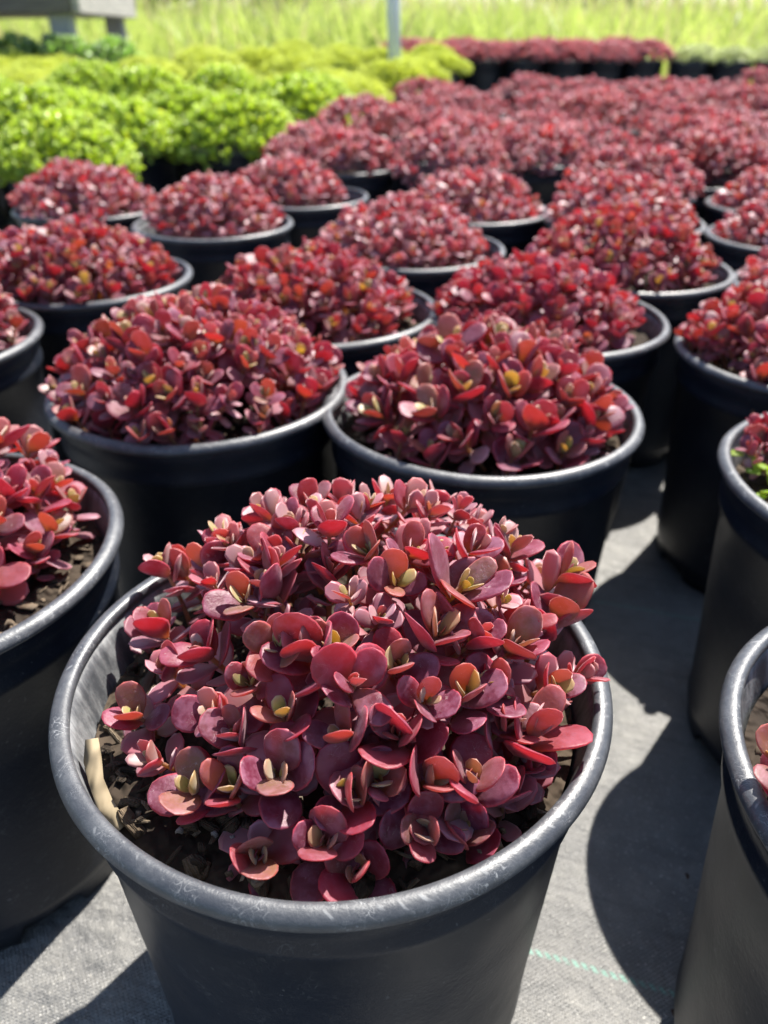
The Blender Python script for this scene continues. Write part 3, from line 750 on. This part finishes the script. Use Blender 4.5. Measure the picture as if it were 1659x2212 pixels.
DARK_CROWN = [crown_mesh("foliage", 370 + i, M_DARKGREEN, 50, (1.25, 1.2, 0.0, 0, 0), (0.30, 0.45), LEAF_XL, 1, (0.0, 0.4), 0.25, 0.6, 0.9, 1.2, 0.4) for i in range(2)]
PALE_CROWN = [crown_mesh("foliage", 380 + i, M_PALE, 80, (1.15, 0.45, -0.05, 0, 0), (0.16, 0.24), LEAF_XL, 1, (0.0, 0.4), 0.15, 0.6, 0.9, 1.1, 0.42) for i in range(2)]

def far_plant(name, x, y, crowns, label, group, seed, scale=1.0, cat="potted plant"):
    rg = np.random.default_rng(seed)
    e = base(name, x, y, rg.uniform(0, 6.28), label, cat, group)
    s = link("soil", SOIL_ME[seed % 3], e); s.location = (0, 0, ZSOIL * R)
    o = link("foliage", crowns[seed % len(crowns)], e)
    k = rg.uniform(0.86, 1.08)
    o.scale = (scale * k, scale * rg.uniform(0.9, 1.06), 1.0 + rg.uniform(-0.015, 0.03))
    o.location = (rg.normal(0, 0.05) * R, rg.normal(0, 0.05) * R, 0)
    o.color = (0, rg.uniform(), rg.uniform(0, 0.8), 1)
    return e

ORD = ["first", "second", "third", "fourth", "fifth", "sixth", "seventh", "eighth", "ninth", "tenth", "eleventh", "twelfth", "thirteenth", "fourteenth", "fifteenth", "sixteenth", "seventeenth", "eighteenth", "nineteenth", "twentieth"]
occupied = [(-0.18, 2.21), (-2.22, 2.98), (-1.23, 4.99), (0.61, 4.63), (2.8, 3.62), (2.08, 1.62), (-0.53, 6.76), (1.38, 6.54), (3.21, 5.68), (-2.87, 7.73), (-3.7, 5.93), (2.51, 8.17)] + [m[0] for m in MID]

def in_view(x, y, z=0.5, m=60):
    c, s = math.cos(math.radians(31)), math.sin(math.radians(31))
    zz = z - 1.983; d = y * c - zz * s
    if d <= 0.1: return False
    px = 829.5 + 1707 * x / d; py = 1106 - 1707 * (y * s + zz * c) / d
    return -m - 1900 / d < px < 1659 + m + 1900 / d and py > -80

bx, by = math.cos(math.radians(-14)), math.sin(math.radians(-14))     # along a row
ax_, ay_ = -by, bx                                                      # towards the meadow
seed = 1000
row = 0
def edge_x(y): return -2.9 + (y - 12.3) * 0.255                         # border between the red and the green block
v = 0.0
while v < 22:
    row += 1; col = 0
    u = -14.0 + (1.0 if row % 2 else 0.0)
    while u < 24:
        x = 0.4 + u * bx + v * ax_ + random.gauss(0, 0.13); y = 13.1 + u * by + v * ay_ + random.gauss(0, 0.13)
        u += 2.05
        if x < edge_x(y) + 0.2 or not in_view(x, y): continue
        if any((x - q[0]) ** 2 + (y - q[1]) ** 2 < 3.5 for q in occupied): continue
        if y < 10.5 or y > 29.5: continue
        occupied.append((x, y)); col += 1; seed += 1
        far_plant("potted_stonecrop", x, y, RED_CROWN, "blurred red stonecrop, %s from the green border, %s row of far block" % (ORD[col - 1], ORD[row - 1]), RED_GROUP, seed)
    v += 1.82

# green and lime block on the left
GREEN_GROUP = "bright green plants in black nursery pots"
LIME_GROUP = "feathery lime plants in black nursery pots"
front = [(-5.75, 15.6), (-4.75, 20.9), (-4.2, 24.6), (-7.8, 14.9), (-5.35, 18.2)]
frontlab = ["bushy bright green plant in black pot at the left, foremost of the green block", "bright green plant in black pot, third along the border with the red block",
            "bright green plant on a plainly visible black pot, fourth along the red border", "bright green plant cut by the left edge, foremost of the green block", "bright green plant in black pot, second along the border with the red block"]
gocc = []
for (x, y), lab in zip(front, frontlab):
    seed += 1; gocc.append((x, y)); far_plant("potted_green_stonecrop", x, y, GREEN_CROWN, lab, GREEN_GROUP, seed, 0.9)
row = 0; v = 0.0
while v < 27:
    row += 1; cg = 0; cl = 0
    u = 0.6 + (0.6 if row % 2 else 0.0)
    while u < 24:
        y0 = 16.0 + v
        x = edge_x(y0) - 1.2 - u * bx + random.gauss(0, 0.12); y = y0 - u * by * 0.6 + random.gauss(0, 0.12)
        u += 2.15
        if not in_view(x, y, 1.2) or (x < -9.2 and y > 35.2): continue
        if any((x - q[0]) ** 2 + (y - q[1]) ** 2 < 4.1 for q in gocc) or any((x - q[0]) ** 2 + (y - q[1]) ** 2 < 4.2 for q in occupied): continue
        gocc.append((x, y)); seed += 1
        if y > 26 - 0.15 * (x + 4) * (1 if x < -4 else 3) or y > 31:
            cl += 1
            far_plant("potted_lime_plant", x, y, LIME_CROWN, "feathery lime green plant, %s from the red border, %s lime row" % (ORD[cl - 1], ORD[row - 1]), LIME_GROUP, seed)
        else:
            cg += 1
            far_plant("potted_green_stonecrop", x, y, GREEN_CROWN, "bright green plant inside its block, %s from the red border, %s row" % (ORD[cg - 1], ORD[row - 1]), GREEN_GROUP, seed)
    v += 2.1

# dark glossy plants near the planter, at the far left
for i in range(5):
    x = -19.0 + i * 2.1; y = 37.3 - 0.25 * i + random.gauss(0, 0.15)
    seed += 1
    far_plant("potted_glossy_plant", x, y, DARK_CROWN, "dark glossy plant before the timber planter, %s from the left" % ORD[i], "dark glossy plants below the planter", seed)
# purple row and pale row in front of the meadow, right of the pole
for i in range(7):
    x = 0.9 + i * 1.99; y = 44.6 + 0.06 * i + random.gauss(0, 0.15)
    seed += 1
    far_plant("potted_purple_stonecrop", x, y, PURPLE_CROWN, "dusky purple stonecrop before the meadow, %s from the pole" % ORD[i], "dusky purple stonecrops before the meadow", seed, 1.2)
for i in range(6):
    x = 1.9 + i * 1.99; y = 46.5 + random.gauss(0, 0.1)
    seed += 1
    far_plant("potted_purple_stonecrop", x, y, PURPLE_CROWN, "dusky purple stonecrop in the rear purple row, %s from the pole" % ORD[i], "dusky purple stonecrops before the meadow", seed, 1.2)
for i in range(6):
    x = 15.9 + i * 2.05; y = 46.3 + random.gauss(0, 0.1)
    seed += 1
    far_plant("potted_pale_plant", x, y, PALE_CROWN, "low pale plant in the rear pale row, %s from the purple row" % ORD[i], "pale plants before the meadow", seed)
for i in range(6):
    x = 14.9 + i * 2.05; y = 44.4 - 0.1 * i + random.gauss(0, 0.1)
    seed += 1
    far_plant("potted_pale_plant", x, y, PALE_CROWN, "low pale leaved plant in black pot right of the purple row, %s from it" % ORD[i], "pale plants before the meadow", seed)

# ---------------------------------------------------------------- small loose things near the camera
def strip(pts, w, th, name, mat, color):
    """a flat splinter following pts (R units)"""
    V = []; L = []; S = []
    n = len(pts)
    for j, (x, y, z) in enumerate(pts):
        a = pts[min(j + 1, n - 1)]; b = pts[max(j - 1, 0)]
        d = Vector((a[0] - b[0], a[1] - b[1], a[2] - b[2])).normalized()
        sd = d.cross(Vector((0.2, -0.5, 1))).normalized(); up = sd.cross(d)
        wj = w * (1 + 0.12 * math.sin(j * 2.1)) * (0.8 if j in (0, n - 1) else 1)
        for (s1, s2) in ((-1, -1), (1, -1), (1, 1), (-1, 1)):
            q = Vector((x, y, z)) + sd * s1 * wj / 2 + up * s2 * th / 2
            V.append(q * R)
    L = [3, 2, 1, 0]; S = [4]
    for j in range(n - 1):
        for i in range(4):
            a = j * 4 + i; b = j * 4 + (i + 1) % 4
            L += [a, b, b + 4, a + 4]; S.append(4)
    e = (n - 1) * 4; L += [e, e + 1, e + 2, e + 3]; S.append(4)
    o = link(name, new_mesh(name, V, L, S, mat, None, False)); o.color = (*color, 1)
    return o
PX, PY = -0.18, 2.21
o = strip([(PX - 0.80, PY - 0.33, HP - 0.035), (PX - 0.785, PY - 0.39, HP - 0.07), (PX - 0.76, PY - 0.45, HP - 0.10), (PX - 0.715, PY - 0.52, HP - 0.135), (PX - 0.65, PY - 0.58, HP - 0.165)], 0.052, 0.007, "wood_splinter", M_CHIP, (0.66, 0.53, 0.34))
tag(o, "long pale wood splinter leaning inside the rim of the frontmost pot", "splinter")
o = strip([(PX - 0.70, PY + 0.16, HP - 0.10), (PX - 0.72, PY + 0.02, HP - 0.12), (PX - 0.71, PY - 0.12, HP - 0.14), (PX - 0.67, PY - 0.2, HP - 0.15)], 0.03, 0.025, "twig", M_CHIP, (0.16, 0.11, 0.07))
tag(o, "thin brown twig on the bark beside the pale splinter", "twig")

# green weed in the right edge pot
w = bpy.data.objects.new("weed_seedling", None); COL.objects.link(w); w.location = (2.12 * R, 3.83 * R, (ZSOIL + 0.03) * R)
tag(w, "small bright green weed seedling on the soil of the right edge pot", "weed")
rg = np.random.default_rng(5)
SPR = []
for i in range(5):
    A = Acc(); t = LEAF_LO[i]; A.add(t, np.eye(4)); SPR.append(A.mesh("leaf", M_SPROUT))
for i in range(22):
    o = link("leaf", SPR[i % 5], w)
    o.matrix_basis = mx(sc(R) @ tr(rg.normal(0, 0.10), rg.normal(0, 0.13), 0.05 + abs(rg.normal(0, 0.07))) @ rz(rg.uniform(0, 6.28)) @ rx(rg.uniform(-0.1, 1.0)) @ sc(rg.uniform(0.07, 0.12)))
    o.color = (rg.uniform(0, 0.7), rg.uniform(), 0, 1)
# little clods lying on the fabric
for (x, y, lab) in ((1.33, 1.93, "tiny brown bark crumb on the fabric beside the frontmost pot"), (1.62, 2.62, "tiny dark soil crumb in the shadow on the fabric")):
    o = link("bark_crumb", CHIP_ME[6]); o.location = (x * R, y * R, 0.004); o.scale = (R * 0.5,) * 3; o.color = (0.12, 0.06, 0.04, 1); tag(o, lab, "crumb")

# ---------------------------------------------------------------- pole, planter
def box_mesh(name, sx, sy, sz, mat, bev=0.004):
    import bmesh
    bm = bmesh.new(); bmesh.ops.create_cube(bm, size=1.0)
    bmesh.ops.scale(bm, vec=(sx, sy, sz), verts=bm.verts)
    bmesh.ops.bevel(bm, geom=bm.edges[:], offset=bev, segments=1, affect='EDGES')
    me = bpy.data.meshes.new(name); bm.to_mesh(me); bm.free(); me.materials.append(mat); return me
def tube(name, r, h, mat, seg=24):
    V, L, S, UV = lathe([(0, 0), (r, 0), (r, h), (r * 0.9, h + 0.004), (0, h + 0.004)], seg)
    return new_mesh(name, V, L, S, mat)
pole = bpy.data.objects.new("pole", None); COL.objects.link(pole)
pole.location = (0.52 * R, 35.5 * R, gz(35.5 * R)); pole.rotation_euler = (0, math.radians(-2.4), 0)
tag(pole, "pale grey metal pole standing between the lime plants and the purple row", "pole")
link("lower_tube", tube("lower_tube", 0.0275, 0.62, M_POLE), pole)
o = link("upper_tube", tube("upper_tube", 0.0245, 1.5, M_POLE), pole); o.location = (0, 0, 0.62)
o = link("coupling", tube("coupling", 0.031, 0.03, M_POLE), pole); o.location = (0, 0, 0.60)

pl = bpy.data.objects.new("timber_planter", None); COL.objects.link(pl)
pl.location = (-1.31, 3.92, gz(3.92)); pl.rotation_euler = (0, 0, math.radians(3))
tag(pl, "raised weathered timber planter on grey posts at the upper left", "planter")
zb = 0.415
for i in range(3):        # front boards (shade painted into their timber), side boards (sunlit, paled as well), stacked
    o = link("front_board", box_mesh("front_board", 1.9, 0.035, 0.135, M_WOOD_SHADE), pl); o.location = (-0.95, 0, zb + 0.07 + 0.139 * i)
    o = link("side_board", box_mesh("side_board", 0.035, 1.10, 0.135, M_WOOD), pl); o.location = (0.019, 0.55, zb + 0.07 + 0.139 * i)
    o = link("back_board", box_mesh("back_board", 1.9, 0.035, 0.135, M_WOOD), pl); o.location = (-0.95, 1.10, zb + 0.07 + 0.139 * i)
for i in range(9):
    o = link("floor_plank", box_mesh("floor_plank", 1.86, 0.11, 0.02, M_WOOD), pl); o.location = (-0.95, 0.09 + i * 0.12, zb + 0.015)
for (x, y) in ((-0.065, 0.07), (-0.065, 1.02), (-1.8, 0.07), (-1.8, 1.02)):
    o = link("post", box_mesh("post", 0.089, 0.089, zb + 0.40, M_WOODP), pl); o.location = (x, y, (zb + 0.40) / 2 - 0.01)
o = link("soil", box_mesh("soil", 1.82, 1.04, 0.03, M_SOIL), pl); o.location = (-0.95, 0.55, zb + 0.36)

# ---------------------------------------------------------------- meadow grass and trees
def blades(n, y0, y1, halfw, hmin, hmax, wid, seed, dryness=0.10):
    rg = np.random.default_rng(seed)
    y = y0 + (y1 - y0) * rg.uniform(0, 1, n) ** 1.3
    x = rg.uniform(-1, 1, n) * halfw * (0.35 + 0.65 * (y / y1))
    clump = 0.5 + 0.5 * np.sin(x * 2.3 + 1.7 * np.sin(y * 1.1)) * np.cos(y * 1.9 + x)
    h = (hmin + (hmax - hmin) * rg.uniform(0, 1, n) ** 1.4) * (0.7 + 0.5 * clump)
    z = np.array([gz(v) for v in y]) - 0.01
    az = rg.uniform(0, 6.283, n); lean = np.abs(rg.normal(0, 0.55, n)) + 0.05
    la = rg.uniform(0, 6.283, n)
    w = wid * rg.uniform(0.6, 1.4, n)
    V = np.zeros((n, 7, 3)); A = np.zeros((n, 7, 4))
    for k, (t, ww) in enumerate(((0, 1.0), (0.4, 0.95), (0.75, 0.6))):
        off = lean * t * t * h
        cx = x + off * np.cos(la); cy = y + off * np.sin(la); cz = z + h * t * (1 - 0.25 * lean * t)
        for s_, sg in ((0, -1), (1, 1)):
            V[:, 2 * k + s_, 0] = cx + sg * ww * w / 2 * np.cos(az); V[:, 2 * k + s_, 1] = cy + sg * ww * w / 2 * np.sin(az); V[:, 2 * k + s_, 2] = cz
    off = lean * h
    V[:, 6, 0] = x + off * np.cos(la); V[:, 6, 1] = y + off * np.sin(la); V[:, 6, 2] = z + h * (1 - 0.25 * lean)
    A[:, :, 2] = np.clip(0.5 + 0.75 * np.sin(x * 1.7 + 2 * np.sin(y * 1.3)) * np.sin(y * 0.8 + 0.6 * x) + rg.normal(0, 0.2, n), 0, 1)[:, None]
    dry = (rg.uniform(0, 1, n) < dryness + 0.16 * (np.sin(x * 1.3 + 2) * np.sin(y * 0.9) > 0.35)).astype(float)
    A[:, :, 3] = dry[:, None] * 0.9
    b = (np.arange(n) * 7)[:, None]
    L = np.concatenate([b + np.array([0, 1, 3, 2]), b + np.array([2, 3, 5, 4]), b + np.array([4, 5, 6])], 1).ravel()
    S = np.tile([4, 4, 3], n)
    return V.reshape(-1, 3), A.reshape(-1, 4), L, S
A = Acc()
for args in ((26000, 5.15, 9.0, 6.0, 0.20, 0.55, 0.010, 1), (16000, 8.0, 16.0, 11.0, 0.26, 0.68, 0.022, 2), (9000, 15.0, 34.0, 24.0, 0.3, 0.8, 0.06, 3), (3200, 9.5, 15.0, 10.0, 0.7, 1.15, 0.014, 4, 0.75), (3000, 16.0, 30.0, 22.0, 0.9, 1.7, 0.05, 5, 0.45)):
    V, At, L, S = blades(*args); A.raw(V, L, S, At)
gr = link("grass", A.mesh("grass", M_GRASS, False))
tag(gr, "tall bright yellow green meadow grass behind the pots", "grass", kind="stuff")

def tree(x, y, h, rad, seed, label):
    rg = np.random.default_rng(seed)
    e = bpy.data.objects.new("tree", None); COL.objects.link(e); e.location = (x, y, gz(y)); tag(e, label, "tree", "trees beyond the meadow")
    A = Acc()
    def limb(p, q, r0, r1):
        p = np.array(p, float); q = np.array(q, float); d = q - p; ln = np.linalg.norm(d); M = to_axis(d / ln); M[:3, 3] = p
        V = []; L = []; S = []
        for j in range(5):
            t = j / 4; r = r0 + (r1 - r0) * t; wob = rg.normal(0, 0.03, 2) * ln * (0 < j < 4)
            for i in range(8): V.append((r * math.cos(i * math.pi / 4) + wob[0], r * math.sin(i * math.pi / 4) + wob[1], ln * t))
        for j in range(4):
            for i in range(8):
                a = j * 8 + i; b = j * 8 + (i + 1) % 8; L += [a, b, b + 8, a + 8]; S.append(4)
        V = np.array(V) @ M[:3, :3].T + M[:3, 3]; A.raw(V, L, S)
    limb((0, 0, -0.1), (0, 0, h * 0.5), 0.09 * h / 3, 0.05 * h / 3)
    tips = []
    for k in range(9):
        a = k * 2.4; z0 = h * rg.uniform(0.1, 0.5); q = (rad * 0.75 * math.cos(a), rad * 0.75 * math.sin(a), z0 + h * rg.uniform(0.15, 0.45))
        limb((0, 0, z0), q, 0.035 * h / 3, 0.012); tips.append(q)
    link("trunk", A.mesh("trunk", M_BARK), e)
    n = 2600
    cl = np.array(tips + [(rg.normal(0, rad * 0.45), rg.normal(0, rad * 0.45), h * rg.uniform(0.15, 0.95)) for _ in range(18)])
    c = cl[rg.integers(0, len(cl), n)] + rg.normal(0, 1, (n, 3)) * np.array([0.22, 0.22, 0.2]) * rad
    c[:, 2] = np.clip(c[:, 2], 0.05, None)
    s = rg.uniform(0.05, 0.12, n) * h / 3
    u = rg.normal(0, 1, (n, 3)); u /= np.linalg.norm(u, axis=1)[:, None]
    v_ = np.cross(u, rg.normal(0, 1, (n, 3))); v_ /= np.linalg.norm(v_, axis=1)[:, None]
    V = np.stack([c - u * s[:, None], c + v_ * s[:, None] * 0.6, c + u * s[:, None], c - v_ * s[:, None] * 0.6], 1).reshape(-1, 3)
    L = np.arange(4 * n); B = Acc(); B.raw(V, L, np.full(n, 4))
    link("crown", B.mesh("crown", M_TREELEAF, False), e)
for i, (x, y, h, rad, lab) in enumerate(((-4.1, 15.0, 3.2, 1.5, "dark leafy tree beyond the meadow, just right of the timber planter"), (-1.6, 17.0, 3.0, 1.4, "dark leafy tree beyond the meadow, left of the pole"),
                                         (-8.5, 18.0, 4.0, 2.0, "dark leafy tree beyond the meadow behind the timber planter"), (5.4, 24.0, 3.2, 1.6, "small dark tree far beyond the meadow right of the pole"))):
    tree(x, y, h, rad, 50 + i, lab)
